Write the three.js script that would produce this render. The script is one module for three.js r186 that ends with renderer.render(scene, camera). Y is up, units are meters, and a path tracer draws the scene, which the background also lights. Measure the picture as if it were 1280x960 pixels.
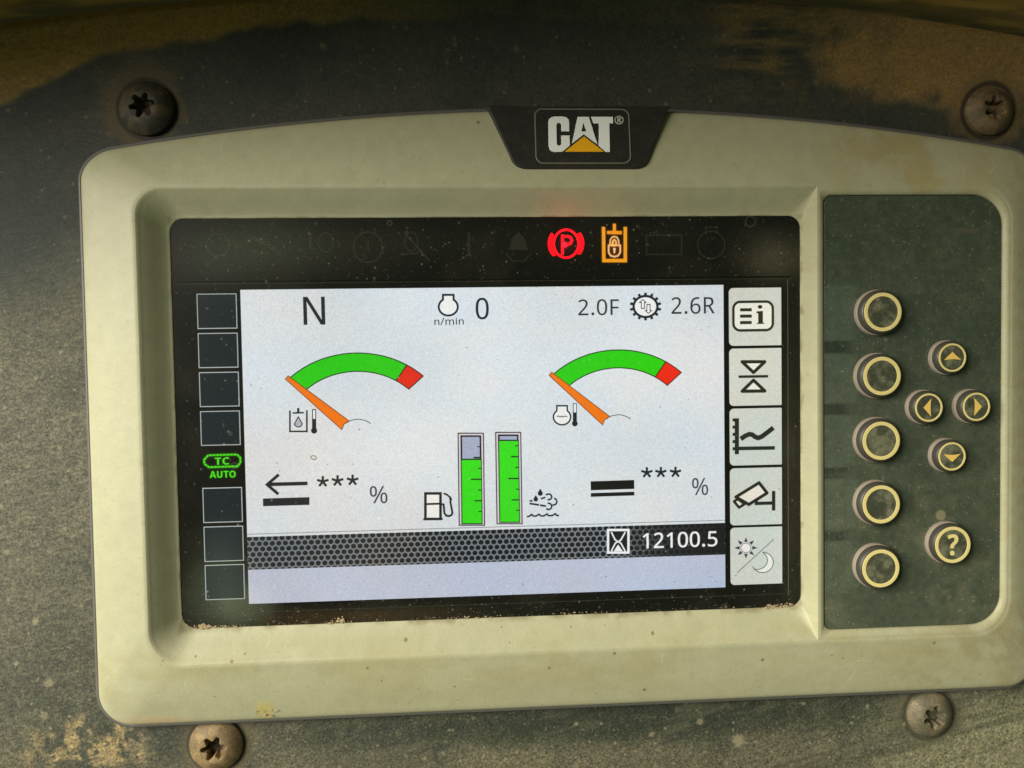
import * as THREE from 'three';
import { mergeGeometries } from 'three/addons/utils/BufferGeometryUtils.js';
import { FontLoader } from 'three/addons/loaders/FontLoader.js';

// ---------------------------------------------------------------- camera, light, exposure (all sizes below are written in millimetres, U turns them into metres)
const U = 0.001;
const scene = new THREE.Scene();
const EYE = [-6.6935, 24.2048, 219.0229];
const ROT = [[0.997956, 0.0179837, -0.0613223], [-0.0158777, 0.9992731, 0.0346593], [0.0619011, -0.0336148, 0.9975161]];
const FOCAL = 961;                                              // in pixels of the 1280 x 960 photograph
const camera = new THREE.PerspectiveCamera(2 * Math.atan(480 / FOCAL) * 180 / Math.PI, 4 / 3, 0.01, 20);
camera.position.set(EYE[0] * U, EYE[1] * U, EYE[2] * U);
camera.quaternion.setFromRotationMatrix(new THREE.Matrix4().set(
  ROT[0][0], ROT[0][1], ROT[0][2], 0, ROT[1][0], ROT[1][1], ROT[1][2], 0, ROT[2][0], ROT[2][1], ROT[2][2], 0, 0, 0, 0, 1));
scene.background = new THREE.Color().setRGB(0.08, 0.104, 0.066);   // the dim inside of the cab
const cabWindow = new THREE.RectAreaLight(new THREE.Color().setRGB(1, 0.965, 0.88), 18, 1.05, 0.95);   // daylight from the side window, up on the left
cabWindow.position.set(-1.2, 0.52, 0.98);
cabWindow.lookAt(0.02, -0.03, 0);
scene.add(cabWindow);
const renderer = new THREE.WebGLRenderer({ antialias: true });
renderer.toneMapping = THREE.LinearToneMapping;
renderer.toneMappingExposure = 1;
renderer.shadowMap.enabled = true;

// ---------------------------------------------------------------- helpers
// A point of the photograph on the plane z (mm) in front of the display face.
function pm(px, py, z = 0) {
  const d = [(px - 640) / FOCAL, -(py - 480) / FOCAL, -1];
  const w = ROT.map((r) => r[0] * d[0] + r[1] * d[1] + r[2] * d[2]);
  const s = (z - EYE[2]) / w[2];
  return [EYE[0] + s * w[0], EYE[1] + s * w[1]];
}
let seed = 7;
const rnd = () => { seed = (seed * 1664525 + 1013904223) >>> 0; return seed / 4294967296; };
const clamp = (v, a = 0, b = 1) => Math.min(b, Math.max(a, v));
const sm = (a, b, v) => { const t = clamp((v - a) / (b - a)); return t * t * (3 - 2 * t); };
const mixf = (a, b, t) => a + (b - a) * t;
const PERM = new Float32Array(65536);
for (let i = 0; i < 65536; i++) PERM[i] = rnd();
function vn(x, y, s = 0) {
  const xi = Math.floor(x), yi = Math.floor(y); let fx = x - xi, fy = y - yi;
  fx = fx * fx * (3 - 2 * fx); fy = fy * fy * (3 - 2 * fy);
  const h = (a, b) => PERM[((a * 374761 + b * 668265 + s * 9176) ^ ((a * 31 + s) * (b * 17 + 3))) & 65535];
  return mixf(mixf(h(xi, yi), h(xi + 1, yi), fx), mixf(h(xi, yi + 1), h(xi + 1, yi + 1), fx), fy);
}
function fbm(x, y, n = 4, s = 0) { let a = 0.5, t = 0, m = 0; for (let i = 0; i < n; i++) { t += a * vn(x, y, s + i); m += a; a *= 0.55; x = x * 2.03 + 11.3; y = y * 2.03 + 5.7; } return t / m; }
const mix3 = (a, b, t) => [mixf(a[0], b[0], t), mixf(a[1], b[1], t), mixf(a[2], b[2], t)];

// A texture of w x h pixels over the rectangle x0..x1, y0..y1 (mm); f gives sRGB 0..255, or one grey number.
function dataTex(w, h, [x0, x1, y0, y1], f, grey = false) {
  const d = new Uint8Array(w * h * 4);
  for (let j = 0; j < h; j++) for (let i = 0; i < w; i++) {
    const c = f(x0 + (i + 0.5) / w * (x1 - x0), y0 + (j + 0.5) / h * (y1 - y0)), o = (j * w + i) * 4;
    if (grey) d[o] = d[o + 1] = d[o + 2] = clamp(c) * 255; else { d[o] = clamp(c[0], 0, 255); d[o + 1] = clamp(c[1], 0, 255); d[o + 2] = clamp(c[2], 0, 255); }
    d[o + 3] = 255;
  }
  const t = new THREE.DataTexture(d, w, h); t.magFilter = t.minFilter = THREE.LinearFilter;
  if (!grey) t.colorSpace = THREE.SRGBColorSpace;
  t.wrapS = t.wrapT = THREE.MirroredRepeatWrapping; t.needsUpdate = true; return t;
}
function planarUV(g, [x0, x1, y0, y1]) {
  const p = g.attributes.position, uv = new Float32Array(p.count * 2);
  for (let i = 0; i < p.count; i++) { uv[2 * i] = (p.getX(i) - x0) / (x1 - x0); uv[2 * i + 1] = (p.getY(i) - y0) / (y1 - y0); }
  g.setAttribute('uv', new THREE.BufferAttribute(uv, 2)); return g;
}
const numbered = (() => { const used = new Map(); return (name, parent) => { const k = parent.uuid + name, n = used.get(k) ?? 0; used.set(k, n + 1); return n ? name + '_' + String(n).padStart(3, '0') : name; }; })();
function merged(list) { return list.length === 1 ? list[0] : mergeGeometries(list.map((g) => { const q = g.index ? g.toNonIndexed() : g; for (const k of Object.keys(q.attributes)) if (!['position', 'normal', 'uv'].includes(k)) q.deleteAttribute(k); return q; })); }
// One named mesh from geometries in mm, in the axes of its thing (whose base lies at o, in mm).
function obj(name, geos, material, parent = scene, o = [0, 0, 0]) {
  const g = merged(Array.isArray(geos) ? geos : [geos]);
  g.translate(-o[0], -o[1], -o[2]); g.scale(U, U, U);
  const m = new THREE.Mesh(g, material); m.name = numbered(name, parent); m.castShadow = m.receiveShadow = true;
  parent.add(m); return m;
}
function thing(name, label, category, o, group) {
  const t = new THREE.Group(); t.name = numbered(name, scene); t.position.set(o[0] * U, o[1] * U, o[2] * U);
  t.userData = { label, category }; if (group) t.userData.group = group;
  scene.add(t); return t;
}

// Loops for lofting: left edge up, top edge, right edge down, bottom edge back, with a bend at each corner; always the same number of points.
const NC = 12, NV = 16, NT = 72;
function loop({ L, R, B, T, r, z }) {                            // T is a number or a function of x; r = [tl, tr, br, bl]
  const top = typeof T === 'function' ? T : () => T, [tl, tr, br, bl] = r, out = [];
  const K = 0.5523, bend = (a, c, b) => { for (let i = 1; i < NC; i++) { const t = i / NC, q = 1 - t, ac = [mixf(a[0], c[0], K), mixf(a[1], c[1], K)], bc = [mixf(b[0], c[0], K), mixf(b[1], c[1], K)];
    out.push([0, 1].map((k) => q * q * q * a[k] + 3 * q * q * t * ac[k] + 3 * q * t * t * bc[k] + t * t * t * b[k])); } };
  const line = (n, f) => { for (let i = 0; i <= n; i++) out.push(f(i / n)); };
  const tlA = [L, top(L + tl) - tl * 0.95], tlB = [L + tl, top(L + tl)], trB = [R - tr, top(R - tr)], trA = [R, top(R - tr) - tr * 0.95];
  line(NV, (t) => [L, mixf(B + bl, tlA[1], t)]); bend(tlA, [L, top(L + tl * 0.35)], tlB);
  line(NT, (t) => { const x = mixf(L + tl, R - tr, t); return [x, top(x)]; }); bend(trB, [R, top(R - tr * 0.35)], trA);
  line(NV, (t) => [R, mixf(trA[1], B + br, t)]); bend([R, B + br], [R, B], [R - br, B]);
  line(NT, (t) => [mixf(R - br, L + bl, t), B]); bend([L + bl, B], [L, B], [L, B + bl]);
  return out.map(([x, y]) => [x, y, typeof z === 'function' ? z(x, y) : z]);
}
function loft(loops, cap) {
  const n = loops[0].length, pos = [], idx = [];
  for (const l of loops) for (const p of l) pos.push(...p);
  for (let k = 0; k + 1 < loops.length; k++) for (let i = 0; i < n; i++) { const a = k * n + i, b = k * n + (i + 1) % n; idx.push(a, a + n, b, b, a + n, b + n); }
  if (cap) { const c = pos.length / 3, l = loops.at(-1); pos.push(...[0, 1, 2].map((k) => l.reduce((s, p) => s + p[k], 0) / n)); const o = (loops.length - 1) * n; for (let i = 0; i < n; i++) idx.push(o + i, c, o + (i + 1) % n); }
  const g = new THREE.BufferGeometry(); g.setAttribute('position', new THREE.Float32BufferAttribute(pos, 3));
  // turn the faces to the front (+z) or outwards
  g.setIndex(idx); g.computeVertexNormals();
  return g;
}
const flip = (g) => { const a = g.index.array; for (let i = 0; i < a.length; i += 3) { const t = a[i]; a[i] = a[i + 1]; a[i + 1] = t; } g.computeVertexNormals(); return g; };
const lerpLoop = (a, b, t, dz = 0) => a.map((p, i) => [mixf(p[0], b[i][0], t), mixf(p[1], b[i][1], t), mixf(p[2], b[i][2], t) + dz]);
const shapeOf = (pts) => new THREE.Shape(pts.map((p) => new THREE.Vector2(p[0], p[1])));
function rrShape(x0, y0, x1, y1, r) {
  const s = new THREE.Shape(); s.moveTo(x0 + r, y0); s.lineTo(x1 - r, y0); s.absarc(x1 - r, y0 + r, r, -Math.PI / 2, 0); s.lineTo(x1, y1 - r); s.absarc(x1 - r, y1 - r, r, 0, Math.PI / 2);
  s.lineTo(x0 + r, y1); s.absarc(x0 + r, y1 - r, r, Math.PI / 2, Math.PI); s.lineTo(x0, y0 + r); s.absarc(x0 + r, y0 + r, r, Math.PI, Math.PI * 1.5); return s;
}
const extrude = (shape, depth, bevel = 0, z = 0, seg = 2) => { const g = new THREE.ExtrudeGeometry(shape, { depth: depth - bevel, bevelEnabled: bevel > 0, bevelThickness: bevel, bevelSize: bevel, bevelOffset: -bevel, bevelSegments: seg, curveSegments: 16 }); g.translate(0, 0, z); return g; };
const spots = (n, [x0, x1, y0, y1], r0, r1) => Array.from({ length: n }, () => [mixf(x0, x1, rnd()), mixf(y0, y1, rnd()), mixf(r0, r1, rnd() ** 3)]);

// ---------------------------------------------------------------- the setting: dashboard panel and the hood over it
const DASH_Z = -4, ARCH = (x) => 126.6 - 5.7e-4 * (x - 12) ** 2;
const DR = [-150, 180, -120, 135];
const pd = (x, y) => pm(x, y, DASH_Z);
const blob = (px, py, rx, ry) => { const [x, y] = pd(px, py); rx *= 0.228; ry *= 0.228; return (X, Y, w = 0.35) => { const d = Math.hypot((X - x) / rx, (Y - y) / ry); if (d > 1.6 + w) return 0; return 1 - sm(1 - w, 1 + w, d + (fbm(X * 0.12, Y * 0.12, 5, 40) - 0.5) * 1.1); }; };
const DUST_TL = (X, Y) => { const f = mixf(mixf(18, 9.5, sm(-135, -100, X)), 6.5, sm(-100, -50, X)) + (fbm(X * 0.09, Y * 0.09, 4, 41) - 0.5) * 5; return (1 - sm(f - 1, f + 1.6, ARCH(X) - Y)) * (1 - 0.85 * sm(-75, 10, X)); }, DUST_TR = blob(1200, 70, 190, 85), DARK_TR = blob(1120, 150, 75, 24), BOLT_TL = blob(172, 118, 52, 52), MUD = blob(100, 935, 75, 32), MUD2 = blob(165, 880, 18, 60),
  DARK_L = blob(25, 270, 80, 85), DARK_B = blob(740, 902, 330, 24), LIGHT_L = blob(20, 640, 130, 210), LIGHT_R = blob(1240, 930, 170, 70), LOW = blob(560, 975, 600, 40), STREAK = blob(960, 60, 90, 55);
const fleck = spots(3200, DR, 0.1, 0.62), splat = [[45, 777, 5], [62, 853, 6], [875, 902, 5], [923, 925, 9], [815, 918, 4], [1050, 858, 3], [255, 85, 2.4], [405, 60, 5], [645, 62, 4], [812, 113, 3], [20, 830, 3], [55, 895, 6], [240, 700, 3], [33, 100, 3], [75, 560, 3], [8, 690, 4], [720, 905, 3]].map(([x, y, r]) => [...pd(x, y), r * 0.228]);
const cell = new Map();
for (const [x, y, r] of [...fleck, ...splat]) for (let i = Math.floor((x - r - 0.4) / 3); i <= Math.floor((x + r + 0.4) / 3); i++) for (let j = Math.floor((y - r - 0.4) / 3); j <= Math.floor((y + r + 0.4) / 3); j++) { const k = i * 1000 + j; if (!cell.has(k)) cell.set(k, []); cell.get(k).push([x, y, r]); }
const fleckAt = (x, y) => { let v = 0; for (const [a, b, r] of cell.get(Math.floor(x / 3) * 1000 + Math.floor(y / 3)) ?? []) v = Math.max(v, 1 - sm(r * 0.55, r * 1.15, Math.hypot(x - a, y - b) + (vn(x * 3, y * 3, 3) - 0.5) * r * 0.8)); return v; };
const grain = (x, y) => { const w = fbm(x * 0.25, y * 0.25, 3, 5) * 5; const a = fbm(x * 0.5 + w * 0.5, y * 1.9 + w, 4, 9), b = fbm(x * 1.9 + w, y * 2.3 + w * 0.6, 3, 19); return mixf(b, a, sm(-60, -110, x) * 0.75 + 0.15); };
const boltAt = [[183, 135.5, [96, 80, 46]], [1237, 138.5, [112, 90, 58]], [270, 931, [104, 92, 64]], [1163, 893, [98, 94, 70]]].map(([x, y, t]) => [...pm(x, y, DASH_Z + 0.8), t]);
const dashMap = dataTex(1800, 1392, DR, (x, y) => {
  const n = fbm(x * 0.035, y * 0.035, 5, 1), f = fbm(x * 0.5, y * 0.5, 4, 2), g = grain(x, y), p = vn(x * 3.4, y * 3.4, 8);
  let c = mix3(mix3([44, 47, 37], [60, 62, 49], sm(100, 60, y)), mix3([62, 62, 50], [90, 87, 67], sm(85, 30, y)), sm(0.3, 0.7, n * 0.7 + f * 0.3));  // base darkens towards the top: hood shade put into the colour
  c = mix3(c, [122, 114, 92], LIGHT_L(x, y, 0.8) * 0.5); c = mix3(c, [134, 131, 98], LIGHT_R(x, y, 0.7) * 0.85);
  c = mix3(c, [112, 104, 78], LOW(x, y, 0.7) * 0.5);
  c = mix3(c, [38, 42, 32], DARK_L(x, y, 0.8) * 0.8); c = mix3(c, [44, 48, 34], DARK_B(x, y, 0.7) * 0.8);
  c = mix3(c, [150, 116, 44], DUST_TL(x, y) * 0.85); c = mix3(c, [150, 116, 62], DUST_TR(x, y, 0.4) * 0.85);
  c = mix3(c, [124, 98, 54], STREAK(x, y, 0.5) * sm(0.3, 0.75, fbm(x * 0.06, y * 0.5, 5, 31)) * 0.75);
  c = mix3(c, [50, 54, 46], DARK_TR(x, y, 0.3) * 0.85); c = mix3(c, [112, 92, 58], BOLT_TL(x, y, 0.4) * 0.5);
  c = mix3(c, [150, 130, 88], MUD(x, y, 0.3) * sm(0.42, 0.6, fbm(x * 0.3, y * 0.3, 4, 22)) * 0.9); c = mix3(c, [140, 118, 86], MUD2(x, y, 0.5) * sm(0.45, 0.6, f) * 0.6);
  const low = sm(70, 20, y);
  const k = 1 + (g - 0.5) * mixf(0.4, 0.55, low) + (p - 0.5) * mixf(0.24, 0.62, low) + (vn(x * 1.7, y * 1.7, 17) - 0.5) * 0.2 * low; c = c.map((v) => v * k);
  c = mix3(c, [150, 134, 104], sm(0.70, 0.8, fbm(x * 1.3, y * 1.3, 3, 14)) * 0.5 * mixf(0.3, 1, low));
  const wiped = low * mixf(0.25, 1, sm(-80, 20, x)); c = mix3(c, [112, 106, 82], wiped * sm(0.5, 0.72, fbm((x + y) * 0.05, (y - x * 0.28) * 0.33, 4, 36)) * 0.32); c = mix3(c, [40, 42, 32], wiped * sm(0.52, 0.74, fbm((x - y) * 0.045 + 7, (y - x * 0.22) * 0.4, 4, 37)) * 0.3);
  for (const [bx, by, tone] of boltAt) { const d = Math.hypot(x - bx, y - by); if (d < 14) { c = mix3(c, tone, (1 - sm(8.4, 13, d + (fbm(x * 0.4, y * 0.4, 3, 33) - 0.5) * 6)) * 0.65); c = mix3(c, [20, 18, 13], (1 - sm(0.2, 1.2, Math.abs(d - 7.9))) * (y > 0 ? 0.6 : 0.35)); } }  // brown dirt round each bolt, then a dark ring painted in as recess shadow
  c = mix3(c, [160, 148, 116], fleckAt(x, y) * mixf(0.35, 0.62, low));
  return c;
});
const dashBump = dataTex(1400, 1082, DR, (x, y) => 0.5 + (grain(x, y) - 0.5) * 0.75 + (vn(x * 2.2, y * 2.2, 4) - 0.5) * 0.3 + fleckAt(x, y) * 0.25, true);
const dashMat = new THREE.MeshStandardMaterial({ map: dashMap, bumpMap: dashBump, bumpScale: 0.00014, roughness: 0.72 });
{
  const X = [], Y = []; for (let x = -330; x <= 360; x += 6) X.push(x); for (let t = 0; t <= 90; t++) Y.push(t / 90);
  const pos = [], idx = [];
  for (const x of X) for (const t of Y) { const s = t < 0.3 ? mixf(-260, -45, t / 0.3) : mixf(-45, 0, 0), top = ARCH(x), y = t < 0.35 ? mixf(-260, top - 45, t / 0.35) : mixf(top - 45, top, (t - 0.35) / 0.65);
    const u = clamp((y - (top - 26)) / 26); pos.push(x, y, DASH_Z + 9 * u * u * u + 2.5 * Math.max(0, u - 0.92) * -12); }
  const n = Y.length; for (let i = 0; i + 1 < X.length; i++) for (let j = 0; j + 1 < n; j++) { const a = i * n + j; idx.push(a, a + n, a + 1, a + 1, a + n, a + n + 1); }
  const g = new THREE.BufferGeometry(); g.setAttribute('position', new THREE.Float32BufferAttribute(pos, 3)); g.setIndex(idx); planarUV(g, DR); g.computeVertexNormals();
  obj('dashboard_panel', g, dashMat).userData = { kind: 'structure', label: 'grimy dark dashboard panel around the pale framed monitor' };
  const hp = [[2.6, -12], [2.4, 1], [2.6, 5.5], [3.4, 7.5], [5.5, 9.5], [6.5, 20], [6.9, 50], [8, 146], [10, 150], [14, 151], [44, 130], [64, 30], [64, -12]];
  const deep = (x, z) => z < 20 ? z : 20 + (z - 20) * mixf(0.34, 1.48, sm(-270, -10, x));     // unseen reach, longer on the right, shaped to shade the top right
  const hpos = [], hidx = [], m = hp.length;
  for (const x of X) for (const [dy, z] of hp) hpos.push(x, ARCH(x) + dy, deep(x, z));
  for (let i = 0; i + 1 < X.length; i++) for (let j = 0; j < m; j++) { const a = i * m + j, b = i * m + (j + 1) % m; hidx.push(a, a + m, b, b, a + m, b + m); }
  const h = new THREE.BufferGeometry(); h.setAttribute('position', new THREE.Float32BufferAttribute(hpos, 3)); h.setIndex(hidx); { const uv = [], q = h.attributes.position; for (let i = 0; i < q.count; i++) uv.push((q.getX(i) - DR[0]) / 330, (q.getY(i) + q.getZ(i) * (i % m < 10 ? 1 : -1) - DR[2]) / 255); h.setAttribute('uv', new THREE.Float32BufferAttribute(uv, 2)); } h.computeVertexNormals();
  const hoodMap = dataTex(512, 512, DR, (x, y) => { const f = fbm(x * 0.06, y * 0.2, 5, 61); return mix3([112, 92, 48], [160, 126, 58], sm(0.35, 0.65, f)); });
  obj('dashboard_hood', h, new THREE.MeshStandardMaterial({ map: hoodMap, roughness: 0.85 })).userData = { kind: 'structure', label: 'dusty brown hood overhanging the top of the dashboard' };
}

// ---------------------------------------------------------------- the monitor
const MO = [26.6, 0, DASH_Z];                                    // its base, at the dashboard
const monitor = thing('machine_monitor', 'pale sage framed machine monitor with a lit display and round push buttons', 'monitor', MO);
const part = (name, g, m, parent = monitor) => obj(name, g, m, parent, MO);
const HR = [-114, 168, -80, 97];
const topEdge = (inset) => (x) => 93.75 - 6.7e-4 * (x - 26.6) ** 2 - inset;
const outline = (i, z, e = 0) => loop({ L: -110.2 + i - e, R: 163.4 - i + e, B: -77.1 + i - e, T: topEdge(i - e), r: [9.5, 9.5, 9.5, 9.5].map((r) => r - i * 0.6 + e * 0.6), z });
const CZ = 6;
const R1 = (s, z) => loop({ L: -94.1 - s, R: 150.8 + s, B: -58.7 - s, T: 71.1 + s, r: [7.5, 10.5, 10.5, 9.5].map((r) => r + s * 0.6), z });
const scuffs = Array.from({ length: 26 }, () => { const a = rnd() * 6.3; return [mixf(-110, 163, rnd()), rnd() < 0.5 ? mixf(-77, -58, rnd()) : mixf(70, 92, rnd()), Math.cos(a), Math.sin(a), 1 + rnd() * 5]; }), nicks = Array.from({ length: 90 }, () => [mixf(-110, 163, rnd()), rnd() < 0.6 ? mixf(-77, -52, rnd()) : mixf(-77, 92, rnd()), 0.15 + rnd() ** 3 * 0.55]);
const marks = new Map(); for (const m of [...scuffs, ...nicks]) for (let i = -8; i <= 8; i++) for (let j = -8; j <= 8; j++) { const k = (Math.floor(m[0] / 4) + i) * 1000 + Math.floor(m[1] / 4) + j; if (m.length === 3 && (Math.abs(i) > 1 || Math.abs(j) > 1) || Math.abs(i) > 2 || Math.abs(j) > 2) continue; if (!marks.has(k)) marks.set(k, []); marks.get(k).push(m); }
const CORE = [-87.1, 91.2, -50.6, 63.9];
const shellMap = dataTex(1700, 1067, HR, (x, y) => {
  const n = fbm(x * 0.03, y * 0.03, 4, 71), f = fbm(x * 0.35, y * 0.35, 4, 72), p = vn(x * 4, y * 4, 73);
  let c = mix3([180, 177, 143], [172, 169, 133], n);
  const [dx, dy] = pm(1140, 195, 4), [ex, ey] = pm(1230, 840, 4), [mx, my] = pm(331, 888, 3), [qx, qy] = pm(190, 905, 3);
  c = mix3(c, [168, 152, 104], (1 - sm(6, 26, Math.hypot((x - dx) / 1.3, y - dy))) * sm(0.35, 0.7, fbm(x * 0.12, y * 0.12, 4, 75)) * 0.75);
  c = mix3(c, [150, 140, 100], (1 - sm(5, 34, Math.hypot((x - ex) / 1.2, y - ey))) * sm(0.35, 0.7, fbm(x * 0.16 + y * 0.1, y * 0.16, 4, 76)) * 0.6);
  c = mix3(c, [150, 138, 96], sm(128, 165, x) * sm(0.3, 0.75, f) * 0.5);
  c = mix3(c, [196, 160, 118], (1 - sm(0.2, 3, Math.abs(y - qy))) * (1 - sm(2, 14, Math.abs(x - qx))) * 0.5);
  c = mix3(c, [184, 172, 104], (1 - sm(1.6, 3.6, Math.hypot(x - mx, y - my) + (fbm(x * 1.2, y * 1.2, 3, 77) - 0.5) * 3)) * 0.85);
  c = mix3(c, [136, 124, 88], sm(0.74, 0.84, fbm(x * 0.9, y * 0.9, 3, 78)) * 0.2);
  const low = sm(-52, -58, y) * sm(-77, -66, y); c = mix3(c, [160, 150, 104], low * sm(0.35, 0.7, fbm(x * 0.07, y * 0.15, 4, 79)) * 0.35);
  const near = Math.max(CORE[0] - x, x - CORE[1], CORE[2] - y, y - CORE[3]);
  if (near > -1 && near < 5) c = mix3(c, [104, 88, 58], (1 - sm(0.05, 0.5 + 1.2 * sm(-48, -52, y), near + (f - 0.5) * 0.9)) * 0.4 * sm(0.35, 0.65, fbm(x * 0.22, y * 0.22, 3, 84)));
  const cellMarks = marks.get(Math.floor(x / 4) * 1000 + Math.floor(y / 4)); if (cellMarks) {
  for (const [ax, ay, ux, uy, l] of cellMarks) { if (uy === undefined) continue; const ex = x - ax, ey = y - ay, along = ex * ux + ey * uy; if (along > 0 && along < l && Math.abs(ex * uy - ey * ux) < 0.13) c = mix3(c, [206, 202, 176], 0.35); }
  for (const [ax, ay, r, uy] of cellMarks) if (uy === undefined) c = mix3(c, [112, 98, 64], (1 - sm(r * 0.5, r, Math.hypot(x - ax, y - ay))) * 0.7); }
  const k = 1 + (f - 0.5) * 0.07 + (p - 0.5) * 0.035; return c.map((v) => v * k);
});
const shellBump = dataTex(1024, 643, HR, (x, y) => 0.5 + (vn(x * 3, y * 3, 81) - 0.5) * 0.5 + (fbm(x * 0.8, y * 0.8, 3, 82) - 0.5) * 0.5, true);
const shellMat = new THREE.MeshPhysicalMaterial({ map: shellMap, bumpMap: shellBump, bumpScale: 0.00004, roughness: 0.54 });
const darkPlastic = new THREE.MeshStandardMaterial({ color: new THREE.Color().setRGB(0.12, 0.112, 0.095), roughness: 0.5 });
{
  // outer face: from the rim to the crest round the opening
  const rim = [outline(0.3, -2), outline(0, -0.4), outline(0, 0.5), outline(0.15, 0.95), outline(0.5, 1.4), outline(1.2, 1.85)];
  const f0 = outline(1.2, 1.85), f1 = R1(2.4, CZ - 0.42), face = [];
  for (const t of [0.08, 0.2, 0.35, 0.5, 0.65, 0.8, 0.92]) face.push(lerpLoop(f0, f1, t, Math.sin(t * Math.PI) * 0.35));
  const crest = [f1, R1(1.6, CZ - 0.25), R1(1.0, CZ - 0.12), R1(0.5, CZ - 0.07), R1(0, CZ - 0.15)];
  const outer = flip(loft([...rim, ...face, ...crest]));
  // the well round the display glass: R side is the crest of the divider
  const w = (s, z) => loop({ L: -94.1 + s * 7, R: 93.6 - s * 2.4, B: -58.7 + s * 8.1, T: 71.1 - s * 7.2, r: [mixf(7.5, 4, s), mixf(0.05, 3.6, s), mixf(0.05, 3.6, s), mixf(9.5, 4.4, s)], z });
  const well = [];
  for (const [s, z] of [[0, CZ - 0.15], [0.05, CZ - 0.33], [0.11, CZ - 0.68], [0.18, CZ - 1.15], [0.3, 4.25], [0.5, 2.9], [0.7, 1.62], [0.85, 0.75], [0.93, 0.42], [0.985, 0.28], [1, 0.1], [1, -0.8]]) well.push(w(s, z));
  // the rim round the keypad
  const k = (s, z) => loop({ L: 93.6 + s * 2.4, R: 150.8 - s * 1.8, B: -58.7 + s * 2.5, T: 71.1 - s * 2.3, r: [mixf(0.05, 2.6, s), mixf(10.5, 9, s), mixf(10.5, 9, s), mixf(0.05, 2.6, s)], z });
  const pad = [[0, CZ - 0.15], [0.2, CZ - 0.1], [0.45, CZ - 0.16], [0.75, CZ - 0.5], [0.92, CZ - 0.9], [1, CZ - 1.3], [1, 2.5]].map(([s, z]) => k(s, z));
  const shell = mergeGeometries([outer, flip(loft(well)), flip(loft(pad))]);
  part('frame', planarUV(shell, HR), shellMat);
  // dark rim behind the frame, down to the dashboard
  part('rim', flip(loft([outline(0, DASH_Z - 1, 0.1), outline(0, -2.7, 0.2), outline(0, -2.5, 1.3), outline(0, -2.2, 1.5), outline(0, -0.6, 1.35), outline(0, -0.15, 1.0), outline(0, -0.05, 0.4), outline(0.4, -0.8)])), darkPlastic);
}

// ---------------------------------------------------------------- the display face: one sheet of print and light, drawn in mm
const S = 11.4, GX = -87.6, GY = 64.4, GW = 179.4, GH = 115.6, CW = Math.round(GW * S), CH = Math.round(GH * S);
const GR = [GX, GX + GW, GY - GH, GY];
const canvas = () => { const c = document.createElement('canvas'); c.width = CW; c.height = CH; return c; };
const lit = canvas(), print = canvas();
let ctx = lit.getContext('2d');
const mmc = ([x, y]) => [(x - GX) * S, (GY - y) * S];
const T = (px, py) => mmc(pm(px, py, 0));
const crop = (x0, y0, w, ow) => (x, y) => T(x0 + x * w / ow, y0 + y * w / ow);
const PX = 0.2276 * S;                                           // canvas pixels to a pixel of the photograph
function path(m, pts, close) { ctx.beginPath(); pts.forEach(([x, y], i) => { const p = m(x, y); i ? ctx.lineTo(...p) : ctx.moveTo(...p); }); if (close) ctx.closePath(); }
function poly(m, pts, fill, stroke, lw = 1) { path(m, pts, true); if (fill) { ctx.fillStyle = fill; ctx.fill(); } if (stroke) { ctx.strokeStyle = stroke; ctx.lineWidth = lw * PX; ctx.stroke(); } }
function line(m, pts, stroke, lw = 1, cap = 'butt') { path(m, pts, false); ctx.strokeStyle = stroke; ctx.lineWidth = lw * PX; ctx.lineCap = cap; ctx.lineJoin = 'miter'; ctx.stroke(); }
const ell = (cx, cy, rx, ry, a0 = 0, a1 = 360, n = 48) => Array.from({ length: n + 1 }, (_, i) => { const a = (a0 + (a1 - a0) * i / n) * Math.PI / 180; return [cx + rx * Math.cos(a), cy - ry * Math.sin(a)]; });
const rect = (x0, y0, x1, y1) => [[x0, y0], [x1, y0], [x1, y1], [x0, y1]];
// text fitted into the box between two points of a crop
function text(m, str, x0, y0, x1, y1, fill, font = '', stroke = 0) {
  const a = m(x0, y1), b = m(x1, y0); ctx.save(); ctx.font = font + ' 200px sans-serif'; ctx.textAlign = 'left'; ctx.textBaseline = 'alphabetic';
  const q = ctx.measureText(str), w = q.actualBoundingBoxRight + q.actualBoundingBoxLeft, h = q.actualBoundingBoxAscent + q.actualBoundingBoxDescent;
  ctx.translate(a[0], a[1]); ctx.scale((b[0] - a[0]) / w, (a[1] - b[1]) / h); ctx.fillStyle = fill; ctx.fillText(str, q.actualBoundingBoxLeft, -q.actualBoundingBoxDescent);
  if (stroke) { ctx.strokeStyle = fill; ctx.lineWidth = stroke; ctx.strokeText(str, q.actualBoundingBoxLeft, -q.actualBoundingBoxDescent); }
  ctx.restore();
}
const INK = '#22252a', WARM = '#fbfaf0';
const LCD = { x0: -68.6, x1: 68.5, y0: -44.2, y1: 44.2 };
const mmRect = (x0, y0, x1, y1, fill) => { const a = mmc([x0, y1]), b = mmc([x1, y0]); ctx.fillStyle = fill; ctx.fillRect(a[0], a[1], b[0] - a[0], b[1] - a[1]); };
const stripTop = (pm(309.5, 671, 0)[1] + pm(906, 654, 0)[1]) / 2, stripEnd = (pm(310.5, 712.5, 0)[1] + pm(906.5, 693, 0)[1]) / 2;
ctx.fillStyle = '#000'; ctx.fillRect(0, 0, CW, CH);
mmRect(LCD.x0, LCD.y0, LCD.x1, LCD.y1, '#e3e8ea');
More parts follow.
